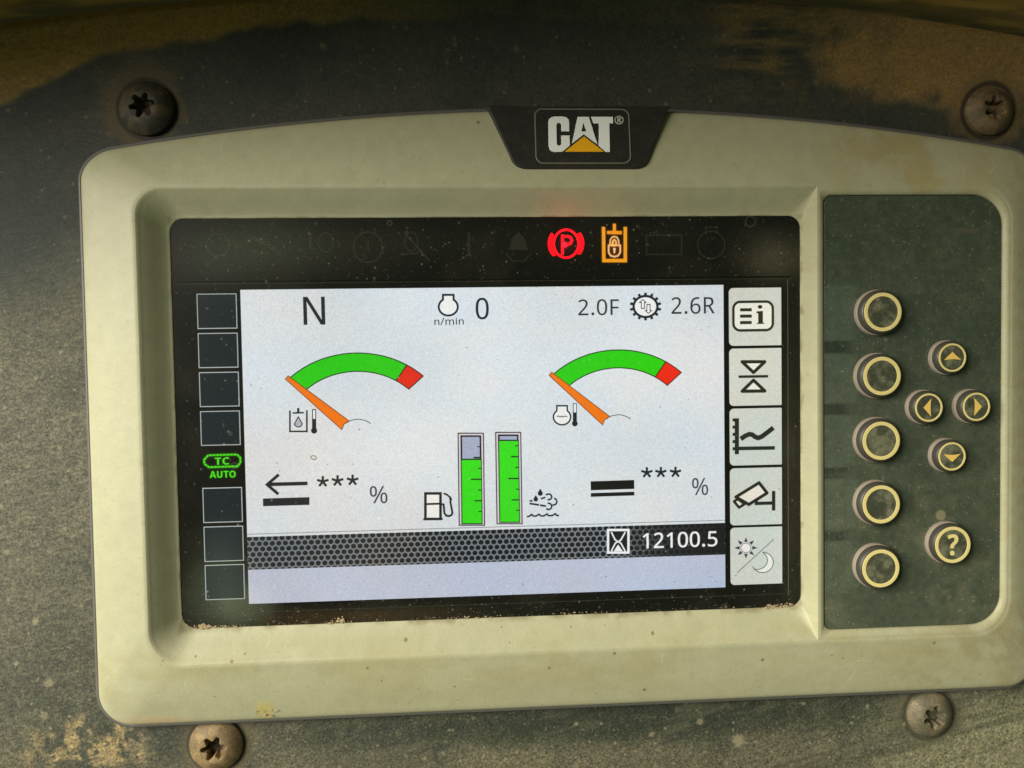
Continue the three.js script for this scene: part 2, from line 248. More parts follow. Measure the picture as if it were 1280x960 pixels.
// honeycomb strip and pale blue strip
mmRect(LCD.x0, stripTop + 0.7, LCD.x1, stripTop + 0.9, '#8d9296');
mmRect(LCD.x0, stripEnd, LCD.x1, stripTop, '#7c8288');
ctx.save(); { const a = mmc([LCD.x0, stripTop]), b = mmc([LCD.x1, stripEnd]); ctx.beginPath(); ctx.rect(a[0], a[1], b[0] - a[0], b[1] - a[1]); ctx.clip();
  const px = 3.62 / 2, py = 1.62;
  for (let j = -1; j < 8; j++) for (let i = -1; i < 78; i++) { const x = LCD.x0 + 0.6 + (i + (j & 1 ? 0.5 : 0)) * px, y = stripTop - 0.5 - j * py * 0.93, [cx, cy] = mmc([x, y]), d = sm(-60, 10, x) * (1 - 0.25 * sm(50, 68, x));
    ctx.beginPath(); for (let k = 0; k < 12; k++) { const an = Math.PI / 12 + k * Math.PI / 6, r = 0.72 * S; k ? ctx.lineTo(cx + r * Math.cos(an), cy + r * 0.95 * Math.sin(an)) : ctx.moveTo(cx + r * Math.cos(an), cy + r * 0.95 * Math.sin(an)); }
    ctx.closePath(); ctx.fillStyle = `rgb(${Math.round(34 - 14 * d)},${Math.round(38 - 16 * d)},${Math.round(42 - 14 * d)})`; ctx.fill(); } }
{ const a = mmc([36, stripTop]), b = mmc([LCD.x1, stripEnd]), g = ctx.createLinearGradient(a[0], 0, b[0], 0); g.addColorStop(0, 'rgba(24,26,28,0)'); g.addColorStop(0.45, 'rgba(24,26,28,.75)'); g.addColorStop(1, 'rgba(20,21,22,.95)'); ctx.fillStyle = g; ctx.fillRect(a[0], a[1], b[0] - a[0], b[1] - a[1]); }
ctx.restore();
mmRect(LCD.x0, LCD.y0, LCD.x1, stripEnd, '#c3cbde');
const c4 = crop(300, 350, 320, 1280), c5 = crop(600, 350, 320, 1280), c6 = crop(300, 540, 320, 1280), c7 = crop(600, 540, 320, 1280), cG = crop(340, 420, 210, 1280), cB = crop(515, 535, 190, 1280), cE = crop(540, 360, 80, 1280), cW = crop(740, 350, 170, 1280);
text(c4, 'N', 318, 83, 424, 224, INK); text(c4, 'n/min', 972, 188, 1118, 225, INK); text(c4, '0', 1179, 88, 1243, 197, INK);
text(c5, '2.0F', 491, 95, 694, 179, '#34383e'); text(c5, '2.6R', 957, 86, 1173, 172, '#34383e');
// engine symbol with speed
const engine = (m, cx, cy, rx, ry, nx, top, lw) => { const a = Math.asin(nx / rx) * 180 / Math.PI; poly(m, [[cx - nx, top], ...[[cx + nx, top]], ...ell(cx, cy, rx, ry, 90 - a, -270 + a)], WARM, INK, lw); };
engine(cE, 325, 378, 190, 172, 106, 138, 2.4);
engine(c5, 410, 685, 43, 39, 26, 629, 1.8);
line(c5, [[384, 684], [392, 679], [400, 686], [408, 680], [416, 686], [424, 680], [436, 684]], INK, 0.9);
const thermo = (m, x, y0, y1, w, r, lw) => { poly(m, rect(x - w, y0, x + w, y1), WARM, INK, lw); const mid = mixf(y0, y1, 0.52); poly(m, rect(x - w, mid, x + w, y1 + r * 0.6), INK, INK, lw * 0.6); poly(m, ell(x, y1 + r * 0.9, r, r), INK); };
thermo(c5, 474, 618, 705, 8, 14, 0.8); thermo(cG, 321, 561, 700, 12, 23, 1);
line(cG, [[137, 568], [137, 727], [266, 727], [266, 566]], INK, 1.9); line(cG, [[200, 549], [200, 586]], INK, 2.6); line(cG, [[158, 587], [242, 584]], INK, 1.8);
poly(cG, [[200, 616], [186, 642], [172, 668], ...ell(201, 667, 29, 26, 180, 360, 16), [216, 642]], '#b4bac6', INK, 1.1);
// gauges, in mm
const GA = [pm(447.5, 544.2), pm(772.5, 538.2)], STR = 1.135, BO = 23.25, BI = 18.1, BS = 4.55;
const arcPt = ([cx, cy], r, deg) => [cx + STR * r * Math.cos(deg * Math.PI / 180), cy + r * Math.sin(deg * Math.PI / 180)];
const band = (g, r0, r1, a0, a1, n = 40) => [...Array.from({ length: n + 1 }, (_, i) => arcPt(g, r1, a0 + (a1 - a0) * i / n)), ...Array.from({ length: n + 1 }, (_, i) => arcPt(g, r0, a1 + (a0 - a1) * i / n))];
const needleOf = (g) => { const a = arcPt(g, 23.9, 135.6), b = arcPt(g, 4.2, 136), d = [b[0] - a[0], b[1] - a[1]], l = Math.hypot(...d), n = [-d[1] / l, d[0] / l]; return [[a[0] + n[0] * 0.6, a[1] + n[1] * 0.6], [a[0] - n[0] * 0.6, a[1] - n[1] * 0.6], [b[0] - n[0] * 1.6, b[1] - n[1] * 1.6], [b[0] - d[0] / l * 0.55, b[1] - d[1] / l * 0.55], [b[0] + n[0] * 1.6, b[1] + n[1] * 1.6]]; };
const inMM = (x, y) => mmc([x, y]);
for (const g of GA) {
  poly(inMM, band(g, BI, BO, 57.6, 135), '#2fd30f', '#1c3014', 1.2); poly(inMM, band(g, BI, BO, 45, 57.6, 8), '#f02a14', '#3a1410', 1.2);
  line(inMM, Array.from({ length: 30 }, (_, i) => arcPt(g, BS, 132 - i * 3)), '#4a4e56', 0.9); poly(inMM, needleOf(g), '#ff7c12', '#7d3a10', 0.9);
}
// two level bars
const bar = (x, x2, y0, y1, fillY, ticks, dx) => {
  const m = (a, b) => cB(a + dx * (b - y0) / (y1 - y0), b), L = x, R = x2;
  poly(m, rect(L, y0, R, y1), '#ddd6d6', '#3a3440', 1.3); poly(m, rect(L + 26, y0 + 24, R - 26, y1 - 15), '#a9b2ca', '#1d1c2e', 2.0);
  poly(m, rect(L + 24, fillY, R - 20, y1 - 13), '#3be51d', '#1f3a1a', 1.0); line(m, [[L + 24, fillY], [R - 22, fillY]], '#1f2a20', 1.6);
  ticks.forEach(([y, l, w = 1.2]) => line(m, [[R - 20 - l, y], [R - 20, y]], '#1f3320', w));
};
bar(388, 601, 44, 818, 264, [[157, 34], [249, 66, 2], [340, 30], [432, 90, 1.6], [522, 30], [612, 64, 1.5], [703, 30]], 10);
bar(704, 915, 37, 806, 104, [[150, 30], [241, 64, 1.5], [332, 30], [425, 90, 1.6], [515, 30], [605, 64, 1.5], [693, 30]], 12);
// fuel pump
poly(cB, rect(113, 551, 240, 766), WARM, INK, 3.2); line(cB, [[113, 641], [240, 637]], INK, 2.4); line(cB, [[95, 770], [258, 766]], INK, 2.2);
line(cB, [[243, 640], [266, 644], [270, 680], [272, 716], [288, 738], [312, 742], [334, 732], [340, 712], [330, 660], [322, 612]], INK, 2.4); line(cB, [[266, 550], [296, 562], [322, 585], [332, 610]], INK, 2.2); poly(cB, [[312, 575], [338, 600], [322, 622], [314, 600]], INK);
// exhaust fluid symbol
const drop = (m, x, y, r) => poly(m, [[x, y - r * 1.9], [x - r * 0.75, y - r * 0.6], ...ell(x, y, r, r, 160, 380, 20), [x + r * 0.75, y - r * 0.6]], INK);
drop(cB, 1080, 550, 21); drop(cB, 1042, 600, 19);
line(cB, [[1085, 596], [1122, 584]], INK, 2); line(cB, [[1125, 562], ...ell(1150, 580, 26, 24, 120, -110, 20)], INK, 2); line(cB, ell(1192, 620, 27, 28, 80, -110, 20), INK, 2); line(cB, [[990, 636], [1070, 648]], INK, 2.2); line(cB, [[1078, 650], [1128, 658]], INK, 2.2);
line(cB, ell(1150, 660, 26, 26, 110, -140, 20), INK, 2); line(cB, [[990, 612], [1015, 616]], INK, 2);
line(cB, [[968, 748], [990, 742], [1006, 728], [1018, 740], [1044, 742], [1068, 726], [1084, 740], [1110, 740], [1136, 724], [1150, 738], [1180, 738], [1206, 722], [1218, 736], [1238, 738]], INK, 2);
// track and bar symbols, asterisks
line(c6, [[142, 262], [338, 257]], INK, 4.4); line(c6, [[194, 213], [136, 263], [192, 311]], INK, 3.6); poly(c6, [[115, 333], [347, 326], [347, 364], [116, 371]], INK);
poly(c7, [[553, 247], [770, 240], [771, 284], [554, 291]], '#101214'); poly(c7, [[554, 306], [771, 299], [771, 317], [554, 324]], '#101214');
const aster = (m, x, y, r) => { for (let k = 0; k < 5; k++) { const a = Math.PI / 2 + k * Math.PI * 0.4; line(m, [[x, y], [x + r * 0.9 * Math.cos(a) * 1.08, y - r * 0.9 * Math.sin(a)]], INK, 2.8); } };
[[414, 248], [488, 244], [563, 241]].forEach(([x, y]) => aster(c6, x, y, 31)); [[834, 203], [904, 202], [977, 201]].forEach(([x, y]) => aster(c7, x, y, 30));
text(c6, '%', 650, 269, 736, 357, '#3c4048'); text(c7, '%', 1060, 229, 1140, 317, '#3c4048');
// hour meter
poly(c7, rect(640, 490, 742, 603), '#1c1e20', '#fbfcfc', 3.2); line(c7, [[656, 500], [676, 540], [690, 547], [704, 540], [726, 500]], '#fbfcfc', 2); line(c7, [[656, 596], [676, 556], [690, 547], [704, 556], [726, 596]], '#fbfcfc', 2); poly(c7, [[668, 596], [690, 562], [714, 596]], '#fbfcfc');
poly(c7, [[672, 520], [690, 547], [708, 520]], '#1c1e20');
text(c7, '12100.5', 814, 495, 1186, 583, '#fbfcfc', '', 3);
// gear symbol between the two ratios
for (let k = 0; k < 14; k++) { const a = (k + 0.5) * Math.PI / 7; line(cW, [[503 + 110 * Math.cos(a), 250 + 96 * Math.sin(a)], [503 + 148 * Math.cos(a), 250 + 130 * Math.sin(a)]], INK, 3.2); }
poly(cW, ell(503, 250, 112, 99), WARM, INK, 2.9);
poly(cW, [[478, 184], [508, 212], [493, 212], [493, 268], [464, 268], [464, 212], [446, 212]], '#ffffff', INK, 0.9); poly(cW, [[530, 314], [560, 288], [546, 288], [546, 230], [516, 230], [516, 288], [501, 288]], '#ffffff', INK, 0.9);
// five soft keys at the right
const keyY = [[359.7, 432], [435.2, 507], [510.2, 581.4], [584.7, 656.1], [658.8, 730.4]], keyBox = keyY.map(([a, b]) => { const q = pm(945, a, 0), r = pm(945, b, 0); return [70.0, r[1], 85.6, q[1]]; });
const rr = ([x0, y0, x1, y1], r, fill, stroke, lw) => { const a = mmc([x0, y1]), b = mmc([x1, y0]); ctx.beginPath(); ctx.roundRect(a[0], a[1], b[0] - a[0], b[1] - a[1], r.map((v) => v * S)); if (fill) { ctx.fillStyle = fill; ctx.fill(); } if (stroke) { ctx.strokeStyle = stroke; ctx.lineWidth = lw * S; ctx.stroke(); } };
keyBox.forEach((b) => rr(b, [1.3, 0.2, 0.2, 1.3], '#d9dccf'));
const cK = crop(900, 350, 90, 576), cL = crop(900, 500, 90, 576), cM = crop(900, 640, 90, 864);
{ const a = pm(916.5, 377.5), b = pm(966, 412.5); rr([a[0], b[1], b[0], a[1]], [2, 2, 2, 2], '#f8f6e6', '#2c2d22', 0.72); }
for (const y of [239, 290, 341]) line(cK, [[160, y], [253, y - 1]], '#2c2d22', 3.8);
poly(cK, ell(320, 215, 18, 15), '#2c2d22'); poly(cK, [[290, 252], [342, 248], [342, 340], [358, 350], [290, 352], [305, 340], [305, 268], [290, 262]], '#2c2d22');
ctx.lineJoin = 'round';
const tri = (m, p) => { path(m, p, true); ctx.fillStyle = '#f6f3e2'; ctx.fill(); ctx.strokeStyle = '#26271e'; ctx.lineWidth = 4.1 * PX; ctx.lineJoin = 'round'; ctx.stroke(); };
tri(cK, [[176, 654], [358, 654], [267, 740]]); line(cK, [[148, 774], [384, 770]], '#26271e', 3.2); tri(cK, [[267, 802], [358, 888], [176, 890]]);
line(cL, [[134, 147], [134, 434]], '#26271e', 5.4); for (const y of [160, 217, 275, 333, 390]) line(cL, [[100, y], [140, y]], '#26271e', 3.8); line(cL, [[140, 388], [438, 383]], '#26271e', 4.6);
path(cL, [[165, 312], [200, 288], [235, 273], [258, 278], [280, 295], [305, 304], [335, 292], [380, 258], [426, 222]], false); ctx.strokeStyle = '#26271e'; ctx.lineWidth = 6 * PX; ctx.lineJoin = 'round'; ctx.stroke();
poly(cL, [[126, 776], [312, 662], [376, 744], [230, 836]], '#f4eddc', '#26271e', 4); poly(cL, [[112, 812], [140, 792], [196, 832], [152, 860]], '#f4eddc', '#26271e', 3.4); line(cL, [[290, 800], [290, 828], [420, 824]], '#26271e', 4.2); line(cL, [[428, 728], [428, 884]], '#26271e', 4.4);
line(cM, [[205, 730], [645, 325]], '#8d9084', 1.3); poly(cM, ell(310, 430, 60, 56), '#faf4ee', '#8a8a88', 1);
for (let k = 0; k < 8; k++) { const a = k * Math.PI / 4, c = Math.cos(a), s = Math.sin(a); poly(cM, [[310 + 138 * c, 430 + 126 * s], [310 + 76 * c - 22 * s, 430 + 72 * s + 22 * c], [310 + 76 * c + 22 * s, 430 + 72 * s - 22 * c]], '#3a3f46'); }
poly(cM, [...ell(510, 605, 128, 122, 88, -148, 40), ...ell(440, 578, 128, 112, -105, 48, 30)], '#fbf8e6', '#77796e', 1.2);
// seven dim status boxes and the green traction lamp
const boxPx = [[246, 367, 296.5, 409.7], [247.6, 416.2, 298, 458.6], [249, 465, 299.4, 507.2], [251.6, 513.6, 300.8, 555.6], [252.6, 609.4, 303.4, 652], [255, 657.8, 305, 700.6], [256.2, 705.8, 306, 748.4]];
const statusBox = boxPx.map(([, a, , b]) => [-80.4, pm(280, b + 0.6, 0)[1], -69.75, pm(280, a + 0.4, 0)[1]]);
statusBox.forEach((b) => rr(b, [0, 0, 0, 0], '#0c1316', '#7d878b', 0.26));
const cT = crop(240, 550, 80, 1097), GRN = '#52f01a';
ctx.lineJoin = 'round'; ctx.save(); ctx.shadowColor = 'rgba(20,190,0,.9)'; ctx.shadowBlur = 9;
path(cT, [[280, 262], [770, 248], [828, 300], [832, 380], [785, 450], [290, 466], [215, 410], [205, 340]], true); ctx.strokeStyle = GRN; ctx.lineWidth = 2.3 * PX; ctx.stroke(); ctx.strokeStyle = 'rgba(0,60,0,.55)'; ctx.lineWidth = 2.3 * PX; ctx.setLineDash([2, 9]); ctx.stroke(); ctx.setLineDash([]);
text(cT, 'TC', 392, 296, 640, 428, GRN, 'bold'); text(cT, 'AUTO', 305, 528, 750, 655, GRN, 'bold'); ctx.restore();
// red brake lamp and amber lock lamp
const cA = crop(670, 275, 130, 1280); ctx.save(); ctx.shadowColor = 'rgba(120,0,0,.5)'; ctx.shadowBlur = 5;
const RED = '#ff020e'; path(cA, ell(370, 292, 152, 172), true); ctx.strokeStyle = RED; ctx.lineWidth = 2.4 * PX; ctx.stroke();
poly(cA, [...ell(352, 290, 206, 216, 142, 226, 24), ...ell(372, 292, 178, 200, 225, 148, 24)], '#e00008'); poly(cA, [...ell(385, 288, 206, 216, 38, -38, 24), ...ell(368, 292, 178, 200, -40, 38, 24)], '#e00008');
line(cA, [[325, 425], [325, 182]], RED, 3.2); path(cA, [[325, 202], [390, 202], [425, 215], [442, 250], [425, 288], [390, 302], [325, 304]], false); ctx.lineWidth = 3.0 * PX; ctx.strokeStyle = RED; ctx.stroke(); ctx.restore();
ctx.save(); ctx.shadowColor = 'rgba(255,120,0,.8)'; ctx.shadowBlur = 7; ctx.lineJoin = 'miter';
line(cA, [[830, 85], [834, 500], [1098, 500], [1098, 85]], '#ffa51e', 4.4); line(cA, [[964, 45], [964, 145]], '#ffa028', 4); line(cA, [[872, 154], [1056, 156]], '#ff9c1c', 4.2);
poly(cA, [[893, 312], [1036, 312], [1036, 400], [1010, 440], [964, 452], [918, 440], [893, 400]], '#3a1a04', '#ffcb8e', 2.1); path(cA, [[910, 308], [912, 250], [935, 212], [964, 204], [994, 212], [1016, 250], [1018, 308]], false); ctx.strokeStyle = '#ffc27c'; ctx.lineWidth = 2 * PX; ctx.stroke(); path(cA, [[942, 308], [944, 262], [964, 240], [984, 262], [986, 308]], false); ctx.stroke();
line(cA, [[964, 350], [964, 408]], '#ffe2b8', 2.2); poly(cA, ell(964, 358, 16, 16), '#ffe2b8'); ctx.restore();
// backlight grain of the panel
{ const im = ctx.getImageData(0, 0, CW, CH), d = im.data; for (let y = 0, o = 0; y < CH; y++) for (let x = 0; x < CW; x++, o += 4) if (d[o] + d[o + 1] + d[o + 2] > 60) { const k = 1.02 - 0.07 * ((x / CW - 0.5) ** 2 + (y / CH - 0.55) ** 2) + (vn(x * 0.35, y * 0.35, 90) - 0.5) * 0.09 + (vn(x * 0.9, y * 0.9, 91) - 0.5) * 0.06 + (vn(x * 0.004, y * 0.004, 92) - 0.5) * 0.05, wx = x / CW - 0.5, wy = y / CH - 0.5, t = (vn(x * 0.011, y * 0.013, 93) - 0.5) * 9 + (vn(x * 0.0032, y * 0.004, 94) - 0.5) * 12 + 9 * sm(0.1, -0.3, wx) * sm(-0.2, 0.3, wy) - 2; d[o] = clamp(d[o] * k + t * 0.6, 0, 255); d[o + 1] = clamp(d[o + 1] * k, 0, 255); d[o + 2] = clamp(d[o + 2] * k - t * 0.5, 0, 255); } ctx.putImageData(im, 0, 0); }
// what lies on and under the glass: black face, unlit symbols, dust
const lctx = ctx; ctx = print.getContext('2d');
{ const im = ctx.createImageData(CW, CH), d = im.data, hazes = [[300, 760, 30, 22, 0.5, [84, 92, 72]], [255, 745, 50, 40, 0.35, [70, 78, 62]], [965, 325, 48, 30, 0.6, [88, 76, 58]], [330, 310, 150, 34, 0.5, [66, 66, 54]], [620, 300, 300, 20, 0.2, [58, 58, 46]], [470, 770, 120, 12, 0.45, [80, 60, 36]], [988, 600, 14, 200, 0.5, [70, 64, 48]]].map(([x, y, rx, ry, a, c]) => [...mmc(pm(x, y)), rx * PX, ry * PX, a, c]);
  for (let y = 0, o = 0; y < CH; y++) for (let x = 0; x < CW; x++, o += 4) {
    let c = [19, 18, 14]; const n = fbm(x * 0.006, y * 0.006, 4, 95), p = vn(x * 0.4, y * 0.4, 96);
    c = mix3(c, [44, 42, 33], sm(0.4, 0.75, n) * 0.45);
    for (const [hx, hy, rx, ry, a, q] of hazes) { const t = Math.hypot((x - hx) / rx, (y - hy) / ry); if (t < 1.8) c = mix3(c, q, a * (1 - sm(0.2, 1.7, t + (n - 0.5) * 1.2))); }
    const k = 0.82 + p * 0.36; d[o] = c[0] * k; d[o + 1] = c[1] * k; d[o + 2] = c[2] * k; d[o + 3] = 255; }
  ctx.putImageData(im, 0, 0); }
line(T, [[222, 353], [990, 346]], '#0c0c08', 2); line(T, [[222, 355], [990, 348]], '#3a382c', 0.7); line(T, [[984.5, 350], [985.5, 745]], '#5a5a4a', 1.1); line(T, [[222, 755], [240, 768], [990, 742]], '#34322a', 0.8);
ctx.globalAlpha = 0.5; const GH_ = '#45443a';
poly(T, ell(460, 309, 18, 19), null, GH_, 2); line(T, [[452, 284], [452, 292]], GH_, 1.6); line(T, [[469, 284], [469, 292]], GH_, 1.6); line(T, [[460, 300], [460, 314]], GH_, 1.6); line(T, [[505, 290], [537, 326]], GH_, 2); poly(T, ell(514, 302, 8, 12), null, GH_, 1.6); line(T, [[500, 318], [530, 316]], GH_, 1.6);
line(T, [[388, 292], [388, 312]], GH_, 3); poly(T, ell(407, 303, 9, 12), null, GH_, 1.6); line(T, [[586, 290], [586, 320]], GH_, 3); poly(T, [[636, 312], [640, 298], [648, 290], [656, 298], [660, 312]], GH_); line(T, [[632, 316], [640, 326], [656, 326], [664, 316]], GH_, 1.6);
poly(T, rect(808, 294, 852, 318), null, GH_, 2); line(T, [[816, 292], [822, 288]], GH_, 2); poly(T, ell(889, 306, 17, 17), null, GH_, 1.8); line(T, [[882, 292], [882, 284], [896, 284], [896, 292]], GH_, 1.6); poly(T, ell(272, 306, 14, 14), null, GH_, 1.4); line(T, [[312, 294], [352, 318]], GH_, 1.4);
ctx.globalAlpha = 1;
statusBox.forEach((b) => rr(b, [0, 0, 0, 0], '#1a1e20', '#8a9194', 0.26));
for (const [x, y, r, a] of [[285, 752, 70, 0.34], [275, 690, 55, 0.2], [262, 330, 70, 0.14], [330, 300, 90, 0.16], [985, 560, 30, 0.12], [968, 318, 46, 0.2]]) { const [cx, cy] = T(x, y), g = ctx.createRadialGradient(cx, cy, 0, cx, cy, r * PX); g.addColorStop(0, `rgba(126,136,112,${a})`); g.addColorStop(0.5, `rgba(126,136,112,${a * 0.5})`); g.addColorStop(1, 'rgba(126,136,112,0)'); ctx.fillStyle = g; ctx.fillRect(cx - r * PX, cy - r * PX, 2 * r * PX, 2 * r * PX); }
// dust: pale where the face is dark, and dimming the light behind it
const DUSTC = ['rgb(168,164,146)', 'rgb(130,126,110)', 'rgb(104,100,84)'];
for (let i = 0; i < 24000; i++) { const edge = rnd(), x = rnd() * CW; let y = rnd() * CH; if (edge < 0.22) y = CH - rnd() ** 2 * 130; else if (edge < 0.36) y = rnd() * 260; const r = 0.4 + rnd() ** 16 * 3.4, dark = rnd(); ctx.globalAlpha = 0.12 + rnd() * 0.42; ctx.fillStyle = DUSTC[i % 3]; ctx.beginPath(); ctx.ellipse(x, y, r * (0.7 + rnd() * 0.6), r, rnd() * 3, 0, 7); ctx.fill();
  if (dark < 0.08) { lctx.globalAlpha = r > 2 ? 0.55 : 0.22; lctx.fillStyle = '#5b5444'; lctx.beginPath(); lctx.ellipse(x, y, r * 0.85, r * 0.7, 0, 0, 7); lctx.fill(); } }
ctx.globalAlpha = 0.55; ctx.strokeStyle = '#6d6650'; ctx.lineCap = 'round';
for (let i = 0; i < 70; i++) { const x = rnd() * CW, y = rnd() < 0.5 ? CH - rnd() * 150 : rnd() * 240, a = rnd() * 7, l = 4 + rnd() * 14; ctx.lineWidth = 0.8 + rnd(); ctx.beginPath(); ctx.moveTo(x, y); ctx.quadraticCurveTo(x + l * Math.cos(a), y + l * Math.sin(a), x + l * Math.cos(a + 0.8), y + l * Math.sin(a + 0.8)); ctx.stroke(); }
for (const [x, y, r] of [[487, 279, 4], [293, 582, 5], [938, 277, 9], [905, 759, 5], [288, 542, 2.5], [797, 283, 2]]) { const [cx, cy] = T(x, y); ctx.globalAlpha = 0.28; ctx.strokeStyle = '#8f8a72'; ctx.lineWidth = 5; ctx.beginPath(); ctx.arc(cx, cy, r * PX * 0.7, 0, 7); ctx.stroke(); }
{ const [cx, cy] = T(392, 572); lctx.globalAlpha = 0.8; lctx.strokeStyle = '#8a6c44'; lctx.lineWidth = 3; lctx.beginPath(); lctx.ellipse(cx, cy, 9, 6, 0.2, 0, 7); lctx.stroke(); lctx.globalAlpha = 1; }
ctx.globalAlpha = 1;
const asTex = (c) => { const t = new THREE.CanvasTexture(c); t.colorSpace = THREE.SRGBColorSpace; t.magFilter = t.minFilter = THREE.LinearFilter; return t; };
const screenMat = new THREE.MeshPhysicalMaterial({ map: asTex(print), emissiveMap: asTex(lit), emissive: new THREE.Color(1, 1, 1), emissiveIntensity: 0.86, roughness: 0.2 });
const screen = part('display_screen', planarUV(extrude(rrShape(GX, GY - GH, GX + GW, GY, 3), 3, 0, -3), GR), screenMat);
const lampMat = screenMat.clone(); lampMat.emissiveIntensity = 5;
const sheet = (name, pts, z, label) => { const m = part(name, planarUV(new THREE.ShapeGeometry(pts instanceof THREE.Shape ? pts : shapeOf(pts), 12).translate(0, 0, z), GR), /^red/.test(label ?? '') ? lampMat : screenMat, screen); if (label) m.userData.label = label; return m; };
const box4 = ([a, b, c, d]) => [[a, b], [c, b], [c, d], [a, d]];
sheet('main_view', box4([LCD.x0, stripTop, LCD.x1, LCD.y1]), 0.05); sheet('hour_strip', box4([LCD.x0, stripEnd, LCD.x1, stripTop]), 0.05, 'honeycomb strip with the hour reading'); sheet('message_strip', box4([LCD.x0, LCD.y0, LCD.x1, stripEnd]), 0.05, 'empty pale blue strip');
GA.forEach((g, i) => { sheet('gauge_arc', band(g, BI, BO, 45, 135), 0.1); sheet('gauge_needle', needleOf(g), 0.15); });
for (const [x0, y0, x1, y1, l] of [[572.6, 541.5, 605.5, 656.4, 'level bar about three quarters full'], [619.5, 540.5, 652.5, 654.7, 'level bar almost full']]) { const a = pm(x0 + 0.8, y0), b = pm(x1 - 0.2, y1); sheet('level_bar', box4([a[0], b[1], b[0], a[1]]), 0.1, l); }
keyBox.forEach(([a, b, c, d], i) => sheet('soft_key', rrShape(a, b, c, d, 0.4), 0.05, ['soft key with lines and letter i', 'soft key with two triangles', 'soft key with a graph line', 'soft key with a camera', 'soft key with sun and moon'][i]));
statusBox.forEach((b) => sheet('status_box', box4(b), 0.05));
{ const q = (x0, y0, x1, y1) => { const a = pm(x0, y0), b = pm(x1, y1); return box4([a[0], b[1], b[0], a[1]]); };
  sheet('warning_lamp', q(681, 282, 734, 328), 0.05, 'red parking brake lamp'); sheet('warning_lamp', q(748, 277, 788, 331), 0.05, 'amber padlock lamp'); sheet('warning_lamp', q(251, 565, 304, 602), 0.05, 'green lamp reading TC AUTO'); }

// the two bright lamps light the edge of the frame above them
for (const [x, y, c, i] of [[707, 305, [1, 0.02, 0.04], 7e-5], [768, 304, [1, 0.4, 0.05], 1.8e-5]]) {
  const [lx, ly] = pm(x, y), glow = new THREE.PointLight(new THREE.Color().setRGB(...c), i, 0.2, 2); glow.position.set(lx * U, ly * U, 1.6 * U); glow.castShadow = true; glow.shadow.radius = 0.05; scene.add(glow);
}
// ---------------------------------------------------------------- keypad
const KR = [95, 150, -57.5, 70], KZ = 4.85;
const bands = [[357, 425, 1], [427, 441, -1], [443, 503, 1], [505, 518, -1], [520, 583, 1], [585, 598, -1], [600, 662, 1], [665, 675, -1], [677, 742, 1]].map(([a, b, k]) => [pm(1045, b, KZ)[1], pm(1045, a, KZ)[1], k]), bandEnd = pm(1078, 500, KZ)[0];
const keyMap = dataTex(560, 1298, KR, (x, y) => {
  const n = fbm(x * 0.07, y * 0.07, 4, 101), f = fbm(x * 0.6, y * 0.6, 4, 102), p = vn(x * 5, y * 5, 103);
  let c = mix3([60, 70, 56], [76, 84, 66], sm(0.1, 0.9, n * 0.65 + f * 0.35));
  if (x < bandEnd) for (const [a, b, k] of bands) if (y > a && y < b) c = k > 0 ? mix3(c, [86, 98, 84], 0.55 * (1 - sm(bandEnd - 4, bandEnd, x))) : mix3(c, [38, 48, 40], 0.75 * (1 - sm(bandEnd - 7, bandEnd - 3, x)));
  c = mix3(c, [112, 108, 84], sm(0.45, 0.8, fbm(x * 0.16, y * 0.16, 5, 104)) * 0.42 * sm(45, -40, y) + sm(50, -40, y) * 0.14 + sm(0.6, 0.85, fbm(x * 0.2, y * 0.2, 4, 106)) * 0.2);
  const k = 1 + (f - 0.5) * 0.16 + (p - 0.5) * 0.16; c = c.map((v) => v * k);
  c = mix3(c, [150, 142, 116], sm(0.73, 0.82, fbm(x * 1.5, y * 1.5, 3, 105)) * 0.5);
  const [sx, sy] = pm(1176, 644, KZ), [ux, uy] = pm(1208, 288, KZ);
  c = mix3(c, [150, 138, 104], (1 - sm(1.2, 1.9, Math.hypot(x - sx, y - sy))) * 0.75); c = mix3(c, [112, 92, 76], (1 - sm(0.3, 1.2, Math.hypot((x - ux) / 5, y - uy) + (f - 0.5) * 2)) * 0.5);
  return c;
});
const padMat = new THREE.MeshPhysicalMaterial({ map: keyMap, roughness: 0.42, bumpMap: shellBump, bumpScale: 0.00005 });
const pad = part('keypad_panel', planarUV(extrude(shapeOf(loop({ L: 96.1, R: 148.9, B: -56.1, T: 68.7, r: [2.6, 9, 9, 2.6], z: 0 }).filter((p, i, a) => !i || Math.hypot(p[0] - a[i - 1][0], p[1] - a[i - 1][1]) > 1e-4).reverse()), 3, 0.3, KZ - 3), KR), padMat);
pad.userData.label = 'dark grey green panel carrying the round buttons';
const rubber = new THREE.MeshStandardMaterial({ color: new THREE.Color().setRGB(0.06, 0.055, 0.042), roughness: 0.45 }), collarMat = new THREE.MeshStandardMaterial({ color: new THREE.Color().setRGB(0.34, 0.28, 0.21), roughness: 0.6 });
const capMap = dataTex(512, 512, [-28, 28, -28, 28], (x, y) => { const f = fbm(x * 0.4 + 20, y * 0.4, 5, 111), p = vn(x * 5, y * 5, 112); return mix3([66, 68, 52], [116, 116, 90], sm(0.34, 0.74, f)).map((v) => v * (0.86 + p * 0.28)); });
const capMat = new THREE.MeshStandardMaterial({ map: capMap, roughness: 0.55 });
const ringMat = new THREE.MeshStandardMaterial({ color: new THREE.Color().setRGB(0.8, 0.66, 0.25), roughness: 0.5 }), amberMat = new THREE.MeshStandardMaterial({ color: new THREE.Color().setRGB(0.88, 0.58, 0.13), roughness: 0.5 });
const lathe = (pts, n = 64) => { const g = new THREE.LatheGeometry(pts.map(([r, z]) => new THREE.Vector2(r, z)), n); g.rotateX(Math.PI / 2); return g; };
